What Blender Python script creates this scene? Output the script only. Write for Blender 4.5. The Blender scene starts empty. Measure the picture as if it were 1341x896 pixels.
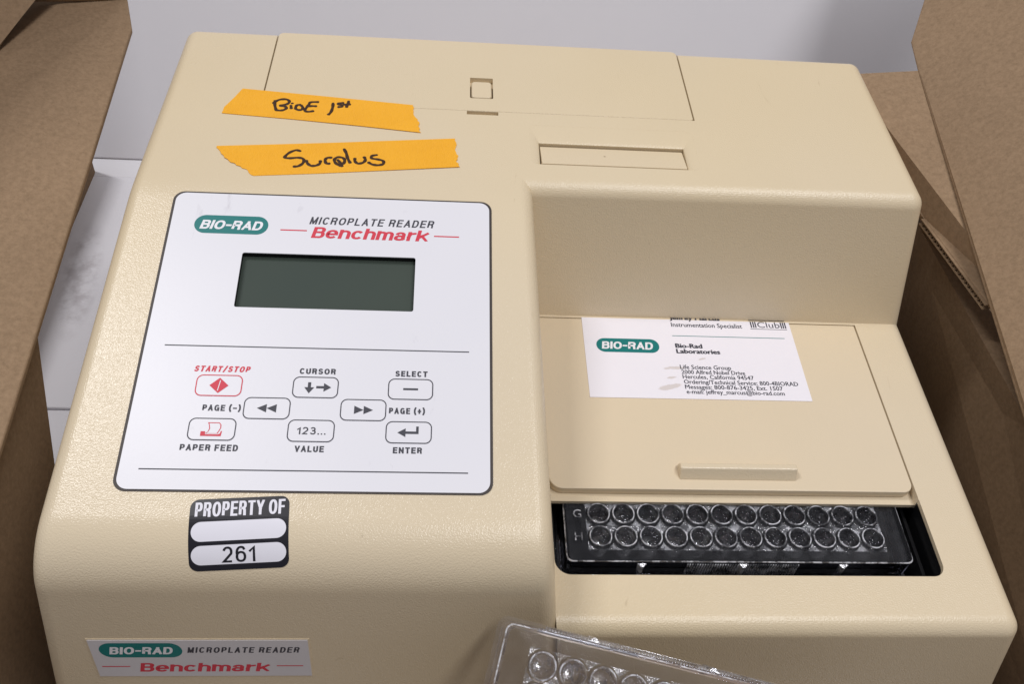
import bpy, bmesh, math, random
from mathutils import Vector, Matrix
from math import sin, cos, tan, radians, pi
random.seed(7)
S = 0.001                      # everything below is written in millimetres
scene = bpy.context.scene
COL = scene.collection

# ------------------------------------------------------------------ camera
P_, Y_, R_ = 0.871, 0.117, 0.114
fwd = Vector((sin(Y_)*cos(P_), cos(Y_)*cos(P_), -sin(P_)))
rgt = Vector((cos(Y_), -sin(Y_), 0))
up = rgt.cross(fwd)
r2 = cos(R_)*rgt + sin(R_)*up
u2 = -sin(R_)*rgt + cos(R_)*up
cam_d = bpy.data.cameras.new('camera')
cam = bpy.data.objects.new('camera', cam_d); COL.objects.link(cam)
cam.matrix_world = Matrix(((r2.x, u2.x, -fwd.x, -55.919*S), (r2.y, u2.y, -fwd.y, -148.076*S), (r2.z, u2.z, -fwd.z, 278.691*S), (0, 0, 0, 1)))
cam_d.sensor_fit = 'HORIZONTAL'; cam_d.sensor_width = 36
cam_d.lens = 36*1169.961/1341
cam_d.shift_y = 7.534/1341
cam_d.clip_start = 0.01; cam_d.clip_end = 20
scene.camera = cam

# ------------------------------------------------------------------ world and lamps
w = bpy.data.worlds.new('World'); scene.world = w; w.use_nodes = True
bg = w.node_tree.nodes['Background']
bg.inputs[0].default_value = (0.93, 0.93, 1.0, 1); bg.inputs[1].default_value = 0.27
def lamp(name, loc, target, sx, sy, power, col=(1, .985, .985)):
    d = bpy.data.lights.new(name, 'AREA'); d.shape = 'RECTANGLE'; d.size = sx; d.size_y = sy
    d.energy = power; d.color = col
    o = bpy.data.objects.new(name, d); COL.objects.link(o)
    o.location = loc
    v = Vector(target)-Vector(loc)
    o.rotation_euler = v.to_track_quat('-Z', 'Y').to_euler()
    return o
lamp('ceiling_lamp', (-0.80, 0.50, 1.55), (0, 0.08, 0), 0.09, 0.50, 12.0)
lamp('ceiling_lamp', (0.50, -0.20, 1.60), (0.1, 0.02, 0), 1.10, 0.10, 15.2)
vs = scene.view_settings
vs.view_transform = 'Standard'; vs.look = 'None'; vs.exposure = 0.0; vs.gamma = 1.0; vs.use_curve_mapping = False
scene.cycles.max_bounces = 16; scene.cycles.transmission_bounces = 14; scene.cycles.transparent_max_bounces = 12
scene.cycles.caustics_reflective = False; scene.cycles.caustics_refractive = False
scene.cycles.sample_clamp_indirect = 30

# ------------------------------------------------------------------ materials
def mat(name):
    m = bpy.data.materials.new(name); m.use_nodes = True
    return m, m.node_tree.nodes, m.node_tree.links, m.node_tree.nodes['Principled BSDF']
def noise(N, L, scale, detail=3, rough=.5, vec=None, dist=0):
    n = N.new('ShaderNodeTexNoise'); n.inputs['Scale'].default_value = scale
    n.inputs['Detail'].default_value = detail; n.inputs['Roughness'].default_value = rough; n.inputs['Distortion'].default_value = dist
    if vec is None:
        g = N.new('ShaderNodeNewGeometry'); vec = g.outputs['Position']
    L.new(vec, n.inputs['Vector'])
    return n
def ramp(N, L, src, stops):
    r = N.new('ShaderNodeValToRGB'); L.new(src, r.inputs[0])
    e = r.color_ramp.elements
    e[0].position, e[0].color = stops[0][0], (*stops[0][1], 1)
    e[1].position, e[1].color = stops[-1][0], (*stops[-1][1], 1)
    for p, c in stops[1:-1]:
        k = e.new(p); k.color = (*c, 1)
    return r
def mix(N, L, a, b, fac, mode='MIX'):
    m = N.new('ShaderNodeMix'); m.data_type = 'RGBA'; m.blend_type = mode
    for s, v in ((0, fac), (6, a), (7, b)):
        if hasattr(v, 'node'): L.new(v, m.inputs[s])
        else: m.inputs[s].default_value = v if s == 0 else (*v, 1)
    return m.outputs[2]
def bump(N, L, h, strength, dist, nrm=None):
    b = N.new('ShaderNodeBump'); b.inputs['Strength'].default_value = strength; b.inputs['Distance'].default_value = dist
    L.new(h, b.inputs['Height'])
    if nrm: L.new(nrm, b.inputs['Normal'])
    return b.outputs[0]

def plastic(name, col, rough=.29, grain=1.0):
    m, N, L, B = mat(name)
    g = N.new('ShaderNodeNewGeometry')
    big = noise(N, L, 9, 4, .6, g.outputs['Position'])
    c = mix(N, L, tuple(x*.955 for x in col), tuple(min(1, x*1.03) for x in col), big.outputs['Fac'])
    yel = noise(N, L, 4, 2, .5, g.outputs['Position'])
    yr = ramp(N, L, yel.outputs['Fac'], [(.35, (1, 1, 1)), (.68, (.985, .955, .865))])
    c = mix(N, L, c, yr.outputs[0], 1.0, 'MULTIPLY')
    v = N.new('ShaderNodeTexVoronoi'); v.inputs['Scale'].default_value = 55; L.new(g.outputs['Position'], v.inputs['Vector'])
    sp = ramp(N, L, v.outputs['Distance'], [(.018, (.45, .40, .34)), (.035, (1, 1, 1))])
    n2 = noise(N, L, 23, 1, .5, g.outputs['Position'])
    gate = ramp(N, L, n2.outputs['Fac'], [(.52, (0, 0, 0)), (.6, (.8, .8, .8))])
    c = mix(N, L, c, mix(N, L, c, sp.outputs[0], 1.0, 'MULTIPLY'), gate.outputs[0])
    # rubbed marks and grime: thin stretched streaks, only here and there
    mp = N.new('ShaderNodeMapping'); mp.inputs['Scale'].default_value = (1, .22, 1); mp.inputs['Rotation'].default_value = (0, 0, .9); L.new(g.outputs['Position'], mp.inputs[0])
    sn = noise(N, L, 210, 4, .7, mp.outputs[0], .8)
    sr = ramp(N, L, sn.outputs['Fac'], [(.69, (1, 1, 1)), (.78, (.80, .77, .73))])
    c = mix(N, L, c, sr.outputs[0], 1.0, 'MULTIPLY')
    L.new(c, B.inputs['Base Color'])
    n1 = noise(N, L, 1900, 1, .5, g.outputs['Position'])
    nl = noise(N, L, 520, 2, .5, g.outputs['Position'])
    b1 = bump(N, L, nl.outputs['Fac'], .12*grain, .0002)
    b2 = bump(N, L, n1.outputs['Fac'], .55*grain, .00022, b1)
    L.new(b2, B.inputs['Normal'])
    rr = ramp(N, L, big.outputs['Fac'], [(.3, (rough-.04,)*3), (.7, (rough+.05,)*3)])
    L.new(rr.outputs[0], B.inputs['Roughness'])
    B.inputs['Specular IOR Level'].default_value = .5
    return m
M = {}
M['beige'] = plastic('beige_plastic', (.69, .585, .428))
M['beige_smooth'] = plastic('beige_door_plastic', (.695, .585, .428), .36, .5)

def flat(name, col, rough=.5, spec=.4, var=.04, sc=60, bmp=0):
    m, N, L, B = mat(name)
    n = noise(N, L, sc, 4, .6)
    c = mix(N, L, tuple(x*(1-var) for x in col), tuple(min(1, x*(1+var)) for x in col), n.outputs['Fac'])
    L.new(c, B.inputs['Base Color']); B.inputs['Roughness'].default_value = rough
    B.inputs['Specular IOR Level'].default_value = spec
    if bmp:
        k = noise(N, L, 900, 2, .5); L.new(bump(N, L, k.outputs['Fac'], bmp, .0002), B.inputs['Normal'])
    return m
def panel_white():
    m, N, L, B = mat('membrane_white')
    g = N.new('ShaderNodeNewGeometry')
    a = noise(N, L, 14, 4, .6, g.outputs['Position'])
    c = mix(N, L, (.71, .71, .76), (.76, .745, .79), a.outputs['Fac'])
    # faint scuffs and rubbed dirt
    mp = N.new('ShaderNodeMapping'); mp.inputs['Scale'].default_value = (1, .35, 1); mp.inputs['Rotation'].default_value = (0, 0, .5); L.new(g.outputs['Position'], mp.inputs[0])
    s = noise(N, L, 130, 5, .65, mp.outputs[0], .6)
    sr = ramp(N, L, s.outputs['Fac'], [(.66, (1, 1, 1)), (.78, (.82, .81, .82))])
    c = mix(N, L, c, sr.outputs[0], 1.0, 'MULTIPLY')
    L.new(c, B.inputs['Base Color'])
    B.inputs['Roughness'].default_value = .38
    k = noise(N, L, 700, 2, .5, g.outputs['Position']); L.new(bump(N, L, k.outputs['Fac'], .12, .0001), B.inputs['Normal'])
    return m
M['white'] = panel_white()
M['dark'] = flat('dark_gasket', (.045, .035, .032), .5)
M['black'] = flat('black_plastic', (.006, .006, .007), .35, .35, .2, 200)
M['ink'] = flat('grey_black_ink', (.045, .045, .06), .5)
M['red'] = flat('red_ink', (.62, .04, .07), .5)
M['teal'] = flat('teal_ink', (.0, .17, .165), .45)
M['whiteprint'] = flat('white_print', (.78, .78, .82), .45)
M['blackink'] = flat('black_sticker_ink', (.011, .010, .016), .32)
M['stickerwhite'] = flat('sticker_white', (.74, .73, .80), .4)
M['plateface'] = flat('nameplate_silver', (.62, .60, .62), .4)
M['marker'] = flat('black_marker', (.045, .018, .006), .45)
M['card'] = None
def lcd():
    m, N, L, B = mat('lcd_glass')
    n = noise(N, L, 18, 3, .6)
    c = mix(N, L, (.052, .070, .062), (.066, .080, .064), n.outputs['Fac'])
    L.new(c, B.inputs['Base Color']); B.inputs['Roughness'].default_value = .12; B.inputs['Specular IOR Level'].default_value = .5
    return m
M['lcd'] = lcd()
def tape():
    m, N, L, B = mat('orange_tape')
    g = N.new('ShaderNodeNewGeometry')
    a = noise(N, L, 60, 5, .6, g.outputs['Position'])
    c = mix(N, L, (.82, .37, .008), (.92, .45, .02), a.outputs['Fac'])
    L.new(c, B.inputs['Base Color']); B.inputs['Roughness'].default_value = .6
    mp = N.new('ShaderNodeMapping'); mp.inputs['Scale'].default_value = (2.4, .5, 1); L.new(g.outputs['Position'], mp.inputs[0])
    k = noise(N, L, 700, 3, .6, mp.outputs[0]); L.new(bump(N, L, k.outputs['Fac'], .8, .0005), B.inputs['Normal'])
    return m
M['tape'] = tape()
def cardmat():
    m, N, L, B = mat('card_stock')
    g = N.new('ShaderNodeNewGeometry')
    a = noise(N, L, 25, 3, .6, g.outputs['Position'])
    c = mix(N, L, (.79, .765, .82), (.83, .80, .855), a.outputs['Fac'])
    B.inputs['Roughness'].default_value = .6
    # three oily smudges
    tot = None
    for (x, y, rx, ry, an) in ((33.2, 64.0, 5.6, 1.35, .25), (36.2, 73.6, 4.8, .9, .1), (34.5, 68.6, 2.2, .7, .2), (48.5, 78.6, 2.0, .5, .2)):
        mp = N.new('ShaderNodeMapping'); mp.vector_type = 'TEXTURE'
        mp.inputs['Location'].default_value = (x*S, y*S, 3.4*S); mp.inputs['Rotation'].default_value = (0, 0, an)
        mp.inputs['Scale'].default_value = (rx*S, ry*S, 1); 
        nz = noise(N, L, 300, 3, .6, g.outputs['Position'])
        ad = N.new('ShaderNodeVectorMath'); ad.operation = 'MULTIPLY_ADD'
        L.new(nz.outputs['Color'], ad.inputs[0]); ad.inputs[1].default_value = (.0018, .0018, 0); L.new(g.outputs['Position'], ad.inputs[2])
        sb = N.new('ShaderNodeVectorMath'); sb.operation = 'SUBTRACT'; L.new(ad.outputs[0], sb.inputs[0]); sb.inputs[1].default_value = (.0009, .0009, 0)
        L.new(sb.outputs[0], mp.inputs[0])
        ln = N.new('ShaderNodeVectorMath'); ln.operation = 'LENGTH'; L.new(mp.outputs[0], ln.inputs[0])
        r = ramp(N, L, ln.outputs['Value'], [(.75, (.80, .76, .70)), (1.0, (1, 1, 1))])
        c = mix(N, L, c, r.outputs[0], 1.0, 'MULTIPLY')
    L.new(c, B.inputs['Base Color'])
    return m
M['card'] = cardmat()
def cardboard(name, col, scl=(1, 1, 1)):
    m, N, L, B = mat(name)
    g = N.new('ShaderNodeNewGeometry'); mp = N.new('ShaderNodeMapping'); mp.inputs['Scale'].default_value = scl
    L.new(g.outputs['Position'], mp.inputs[0])
    big = noise(N, L, 12, 4, .6, mp.outputs[0])
    fib = noise(N, L, 480, 5, .75, mp.outputs[0])
    c = mix(N, L, tuple(x*.82 for x in col), tuple(x*1.13 for x in col), big.outputs['Fac'])
    f = ramp(N, L, fib.outputs['Fac'], [(.3, (.80, .79, .77)), (.7, (1.14, 1.14, 1.14))])
    c = mix(N, L, c, f.outputs[0], 1.0, 'MULTIPLY')
    v = N.new('ShaderNodeTexVoronoi'); v.inputs['Scale'].default_value = 75; L.new(g.outputs['Position'], v.inputs['Vector'])
    sp = ramp(N, L, v.outputs['Distance'], [(.03, (.42, .36, .3)), (.06, (1, 1, 1))])
    n2 = noise(N, L, 31, 1, .5, g.outputs['Position']); gate = ramp(N, L, n2.outputs['Fac'], [(.58, (0, 0, 0)), (.63, (.7, .7, .7))])
    c = mix(N, L, c, mix(N, L, c, sp.outputs[0], 1.0, 'MULTIPLY'), gate.outputs[0])
    L.new(c, B.inputs['Base Color']); B.inputs['Roughness'].default_value = .85; B.inputs['Specular IOR Level'].default_value = .2
    wv = N.new('ShaderNodeTexWave'); wv.bands_direction = 'Y'; wv.inputs['Scale'].default_value = 52; wv.inputs['Distortion'].default_value = .4
    L.new(g.outputs['Position'], wv.inputs['Vector'])
    b1 = bump(N, L, wv.outputs['Fac'], .14, .0006)
    L.new(bump(N, L, fib.outputs['Fac'], .35, .0003, b1), B.inputs['Normal'])
    return m
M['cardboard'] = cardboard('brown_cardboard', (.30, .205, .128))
M['cardboard2'] = cardboard('brown_cardboard_inner', (.21, .14, .085))  # same cardboard, darkened: the shade on the walls is put into the colour
def whiteboard():
    m, N, L, B = mat('white_board')
    g = N.new('ShaderNodeNewGeometry')
    a = noise(N, L, 6, 4, .6, g.outputs['Position'])
    c = mix(N, L, (.61, .60, .64), (.69, .675, .71), a.outputs['Fac'])
    v = N.new('ShaderNodeTexVoronoi'); v.inputs['Scale'].default_value = 16; L.new(g.outputs['Position'], v.inputs['Vector'])
    sp = ramp(N, L, v.outputs['Distance'], [(.025, (.5, .48, .46)), (.045, (1, 1, 1))])
    c = mix(N, L, c, sp.outputs[0], 1.0, 'MULTIPLY')
    # rubbed footprint-like scuff on the floor panel
    mp = N.new('ShaderNodeMapping'); mp.vector_type = 'TEXTURE'; mp.inputs['Location'].default_value = (-.262, .212, -.10); mp.inputs['Rotation'].default_value = (0, 0, .12)
    mp.inputs['Scale'].default_value = (.012, .050, 1); L.new(g.outputs['Position'], mp.inputs[0])
    ln = N.new('ShaderNodeVectorMath'); ln.operation = 'LENGTH'; L.new(mp.outputs[0], ln.inputs[0])
    k = noise(N, L, 70, 4, .7, g.outputs['Position'])
    r1 = ramp(N, L, ln.outputs['Value'], [(.6, (1, 1, 1)), (1.1, (0, 0, 0))]); r2_ = ramp(N, L, k.outputs['Fac'], [(.42, (0, 0, 0)), (.62, (1, 1, 1))])
    f = mix(N, L, r1.outputs[0], r2_.outputs[0], 1.0, 'MULTIPLY')
    c = mix(N, L, c, mix(N, L, c, (.72, .70, .70), 1.0, 'MULTIPLY'), f)
    L.new(c, B.inputs['Base Color']); B.inputs['Roughness'].default_value = .55
    return m
M['board'] = whiteboard()
def clear():
    # thin clear moulded plastic: mostly lets light straight through, bends part of it, mirrors more at grazing angles
    m, N, L, B = mat('clear_polystyrene')
    out = N['Material Output']; N.remove(B)
    k = noise(N, L, 90, 1, .5); nb = bump(N, L, k.outputs['Fac'], .05, .0005)
    gl = N.new('ShaderNodeBsdfGlossy'); gl.inputs['Roughness'].default_value = .03; gl.inputs['Color'].default_value = (.95, .95, 1, 1); L.new(nb, gl.inputs['Normal'])
    tr = N.new('ShaderNodeBsdfTransparent'); tr.inputs['Color'].default_value = (.99, .99, .995, 1)
    rf = N.new('ShaderNodeBsdfGlass'); rf.inputs['IOR'].default_value = 1.5; rf.inputs['Roughness'].default_value = .03; L.new(nb, rf.inputs['Normal'])
    m1 = N.new('ShaderNodeMixShader'); m1.inputs[0].default_value = .25; L.new(tr.outputs[0], m1.inputs[1]); L.new(rf.outputs[0], m1.inputs[2])
    fr = N.new('ShaderNodeFresnel'); fr.inputs['IOR'].default_value = 1.45; L.new(nb, fr.inputs['Normal'])
    m2 = N.new('ShaderNodeMixShader'); L.new(fr.outputs[0], m2.inputs[0]); L.new(m1.outputs[0], m2.inputs[1]); L.new(gl.outputs[0], m2.inputs[2])
    L.new(m2.outputs[0], out.inputs['Surface'])
    return m
M['clear'] = clear()
def satin(name, diff, rough, strength, ior=1.9):
    # moulded rims, edges and outer walls of the same plastic: satin surface, white speckle painted in for lamp reflections
    m, N, L, B = mat(name)
    out = N['Material Output']; N.remove(B)
    k = noise(N, L, 420, 3, .6); nb = bump(N, L, k.outputs['Fac'], strength, .0008)
    gl = N.new('ShaderNodeBsdfGlossy'); gl.inputs['Roughness'].default_value = rough; gl.inputs['Color'].default_value = (.95, .95, 1, 1); L.new(nb, gl.inputs['Normal'])
    tr = N.new('ShaderNodeBsdfTransparent'); tr.inputs['Color'].default_value = (.97, .97, .98, 1)
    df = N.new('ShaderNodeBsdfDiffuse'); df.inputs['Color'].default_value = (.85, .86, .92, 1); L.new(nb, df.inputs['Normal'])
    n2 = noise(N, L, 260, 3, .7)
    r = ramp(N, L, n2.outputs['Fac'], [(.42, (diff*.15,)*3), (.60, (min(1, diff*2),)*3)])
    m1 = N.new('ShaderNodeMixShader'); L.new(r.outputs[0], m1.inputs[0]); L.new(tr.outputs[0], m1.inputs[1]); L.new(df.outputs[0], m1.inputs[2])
    fr = N.new('ShaderNodeFresnel'); fr.inputs['IOR'].default_value = ior; L.new(nb, fr.inputs['Normal'])
    m2 = N.new('ShaderNodeMixShader'); L.new(fr.outputs[0], m2.inputs[0]); L.new(m1.outputs[0], m2.inputs[1]); L.new(gl.outputs[0], m2.inputs[2])
    L.new(m2.outputs[0], out.inputs['Surface'])
    return m
M['rim'] = satin('clear_satin_rim', .34, .07, .06, 2.2)
M['webbing'] = satin('clear_satin_wall', .26, .15, .5, 2.0)  # pale speckle brightens the tube walls in place of reflected lamps
M['web'] = satin('clear_textured_underside', .24, .12, .9, 2.2)  # bright speckle between wells, painted glints instead of lamp reflections
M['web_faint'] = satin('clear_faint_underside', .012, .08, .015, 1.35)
M['bowl'] = satin('clear_satin_bowl', .04, .07, .9, 2.8)

# ------------------------------------------------------------------ object helpers
def link(o, parent=None):
    COL.objects.link(o)
    if parent is not None:
        o.parent = parent
    return o
ORG = {}
def wloc(o):
    v = Vector((0, 0, 0))
    while o is not None:
        v += Vector(o.location); o = o.parent
    return v
def thing(name, label, cat, loc, group=None):
    o = bpy.data.objects.new(name, None); COL.objects.link(o); o.location = Vector(loc)*S
    o.empty_display_size = .02
    tag(o, label, cat, group); return o
def tag(o, label, cat, group=None, kind=None):
    if label: o['label'] = label
    if cat: o['category'] = cat
    if group: o['group'] = group
    if kind: o['kind'] = kind
def mesh_obj(name, verts, faces, m, parent=None, smooth=False, mm=True, loc=None):
    """verts in world millimetres"""
    me = bpy.data.meshes.new(name)
    k = S if mm else 1
    base = wloc(parent) if parent is not None else (Vector(loc)*S if loc else Vector((0, 0, 0)))
    me.from_pydata([Vector(v)*k-base for v in verts], [], faces)
    if m: me.materials.append(m)
    me.validate(); me.update()
    if smooth:
        for p in me.polygons: p.use_smooth = True
    o = bpy.data.objects.new(name, me)
    if parent is None and loc: o.location = base
    return link(o, parent)
def temp(name, verts, faces):
    me = bpy.data.meshes.new(name); me.from_pydata([Vector(v)*S for v in verts], [], faces)
    bm = bmesh.new(); bm.from_mesh(me); bmesh.ops.recalc_face_normals(bm, faces=bm.faces); bm.to_mesh(me); bm.free()
    o = bpy.data.objects.new(name, me); COL.objects.link(o); return o
def box_verts(x0, x1, y0, y1, z0, z1):
    return [(x0, y0, z0), (x1, y0, z0), (x1, y1, z0), (x0, y1, z0), (x0, y0, z1), (x1, y0, z1), (x1, y1, z1), (x0, y1, z1)]
BF = [(0, 3, 2, 1), (4, 5, 6, 7), (0, 1, 5, 4), (1, 2, 6, 5), (2, 3, 7, 6), (3, 0, 4, 7)]
def boolean(a, b, op):
    md = a.modifiers.new('b', 'BOOLEAN'); md.operation = op; md.object = b; md.solver = 'EXACT'
    bpy.context.view_layer.update()
    dg = bpy.context.evaluated_depsgraph_get()
    me = bpy.data.meshes.new_from_object(a.evaluated_get(dg))
    a.modifiers.clear(); a.data = me
    bpy.data.objects.remove(b)
def bevel_convex(o, width, seg, ang=22, sel=None, clamp=True):
    bm = bmesh.new(); bm.from_mesh(o.data)
    bmesh.ops.remove_doubles(bm, verts=bm.verts, dist=1e-6)
    bmesh.ops.dissolve_limit(bm, angle_limit=radians(.4), verts=bm.verts, edges=bm.edges)
    bmesh.ops.recalc_face_normals(bm, faces=bm.faces)
    ed = [e for e in bm.edges if len(e.link_faces) == 2 and e.calc_face_angle_signed() > radians(ang) and (sel is None or sel(e))]
    bmesh.ops.bevel(bm, geom=ed, offset=width*S, segments=seg, profile=.5, affect='EDGES', clamp_overlap=clamp)
    bm.to_mesh(o.data); bm.free()
def rr(x0, x1, y0, y1, r, n=8):
    """rounded rectangle loop, counter-clockwise; r = radius or four radii (x1y0, x1y1, x0y1, x0y0)"""
    rs = r if isinstance(r, (tuple, list)) else (r,)*4
    out = []
    for (cx, cy, a0, q) in ((x1, y0, -90, rs[0]), (x1, y1, 0, rs[1]), (x0, y1, 90, rs[2]), (x0, y0, 180, rs[3])):
        ccx = cx-q if cx == x1 else cx+q; ccy = cy-q if cy == y1 else cy+q
        for i in range(n+1):
            a = radians(a0+90*i/n); out.append((ccx+q*cos(a), ccy+q*sin(a)))
    return out
def prism_temp(name, loop, z0, z1):
    n = len(loop)
    v = [(x, y, z0) for x, y in loop]+[(x, y, z1) for x, y in loop]
    f = [tuple(range(n))[::-1], tuple(range(n, 2*n))]+[(i, (i+1) % n, n+(i+1) % n, n+i) for i in range(n)]
    return temp(name, v, f)

# flat shapes: polygons with holes filled by a 2D curve
def fill2d(loops, thick=0):
    cu = bpy.data.curves.new('c', 'CURVE'); cu.dimensions = '2D'; cu.fill_mode = 'BOTH'; cu.extrude = thick/2
    for lp in loops:
        sp = cu.splines.new('POLY'); sp.points.add(len(lp)-1); sp.use_cyclic_u = True
        for p, (x, y) in zip(sp.points, lp): p.co = (x, y, 0, 1)
    o = bpy.data.objects.new('c', cu); COL.objects.link(o)
    dg = bpy.context.evaluated_depsgraph_get(); me = bpy.data.meshes.new_from_object(o.evaluated_get(dg))
    bpy.data.objects.remove(o); bpy.data.curves.remove(cu)
    V = [tuple(v.co) for v in me.vertices]; F = [tuple(p.vertices) for p in me.polygons]
    bpy.data.meshes.remove(me)
    return V, F
def frame_linear(o, u, v, n):
    o, u, v, n = map(Vector, (o, u, v, n))
    return lambda x, y, h: o+u*x+v*y+n*h
def cut_v(V, F, ys):
    bm = bmesh.new()
    vs = [bm.verts.new(v) for v in V]
    for f in F:
        try: bm.faces.new([vs[i] for i in f])
        except ValueError: pass
    bmesh.ops.remove_doubles(bm, verts=bm.verts, dist=1e-5)
    for y in ys:
        bmesh.ops.bisect_plane(bm, geom=bm.verts[:]+bm.edges[:]+bm.faces[:], plane_co=(0, y, 0), plane_no=(0, 1, 0))
    bm.verts.index_update()
    V = [tuple(v.co) for v in bm.verts]; F = [tuple(v.index for v in f.verts) for f in bm.faces]; bm.free()
    return V, F
def shape(name, loops, m, parent, fr, h, thick=0, cuts=None, label=None):
    V, F = fill2d(loops, thick)
    if cuts: V, F = cut_v(V, F, cuts)
    o = mesh_obj(name, [fr(x, y, h+z) for x, y, z in V], F, m, parent)
    if label: o['label'] = label
    return o
_ref = {}
def text_vf(s, shear=0, bold=0.0, res=3, spacing=1.0):
    cu = bpy.data.curves.new('t', 'FONT'); cu.body = s; cu.size = 1; cu.shear = shear; cu.offset = bold; cu.resolution_u = res; cu.fill_mode = 'FRONT'
    cu.space_character = spacing
    o = bpy.data.objects.new('t', cu); COL.objects.link(o)
    dg = bpy.context.evaluated_depsgraph_get(); me = bpy.data.meshes.new_from_object(o.evaluated_get(dg))
    bpy.data.objects.remove(o); bpy.data.curves.remove(cu)
    V = [tuple(v.co) for v in me.vertices]; F = [tuple(p.vertices) for p in me.polygons]
    bpy.data.meshes.remove(me); return V, F
def text(s, m, parent, fr, h, x, y, wd, ht, shear=0, bold=0, res=3, cuts=None, rot=0, pre=None, name='lettering', spacing=1.0):
    """x,y = left end of the baseline; wd = full width; ht = cap height"""
    key = (shear, bold)
    if key not in _ref:
        HV, _ = text_vf('H', 0, 0); _ref[key] = (min(v[1] for v in HV), max(v[1] for v in HV))
    y0, y1 = _ref[key]
    V, F = text_vf(s, shear, 0, res, spacing)
    xs = [v[0] for v in V]; a, b = min(xs), max(xs)
    V = [((v[0]-a)/(b-a)*wd, (v[1]-y0)/(y1-y0)*ht, 0) for v in V]
    c, sn = cos(rot), sin(rot)
    V = [(x+vx*c-vy*sn, y+vx*sn+vy*c, 0) for vx, vy, _ in V]
    if pre: V = [(*pre(v[0], v[1]), 0) for v in V]
    if cuts: V, F = cut_v(V, F, cuts)
    if bold > .01:
        V0_, F0_ = list(V), list(F); dx = bold*4.5; V = []; F = []
        for k, (ax, ay) in enumerate(((-dx, 0), (dx, 0), (0, dx*.5), (0, -dx*.5))):
            F += [tuple(i+len(V) for i in f) for f in F0_]; V += [(v[0]+ax, v[1]+ay, .006*k) for v in V0_]
    return mesh_obj(name, [fr(v[0], v[1], h+v[2]) for v in V], F, m, parent)
def _arc(cx, cy, rx, ry, a0, a1, n=14):
    # slightly squared curve, as in a grotesque typeface
    out = []
    for i in range(n+1):
        a = radians(a0+(a1-a0)*i/n); c, q = cos(a), sin(a); e = .88
        out.append((cx+rx*math.copysign(abs(c)**e, c), cy+ry*math.copysign(abs(q)**e, q)))
    return out
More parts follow.
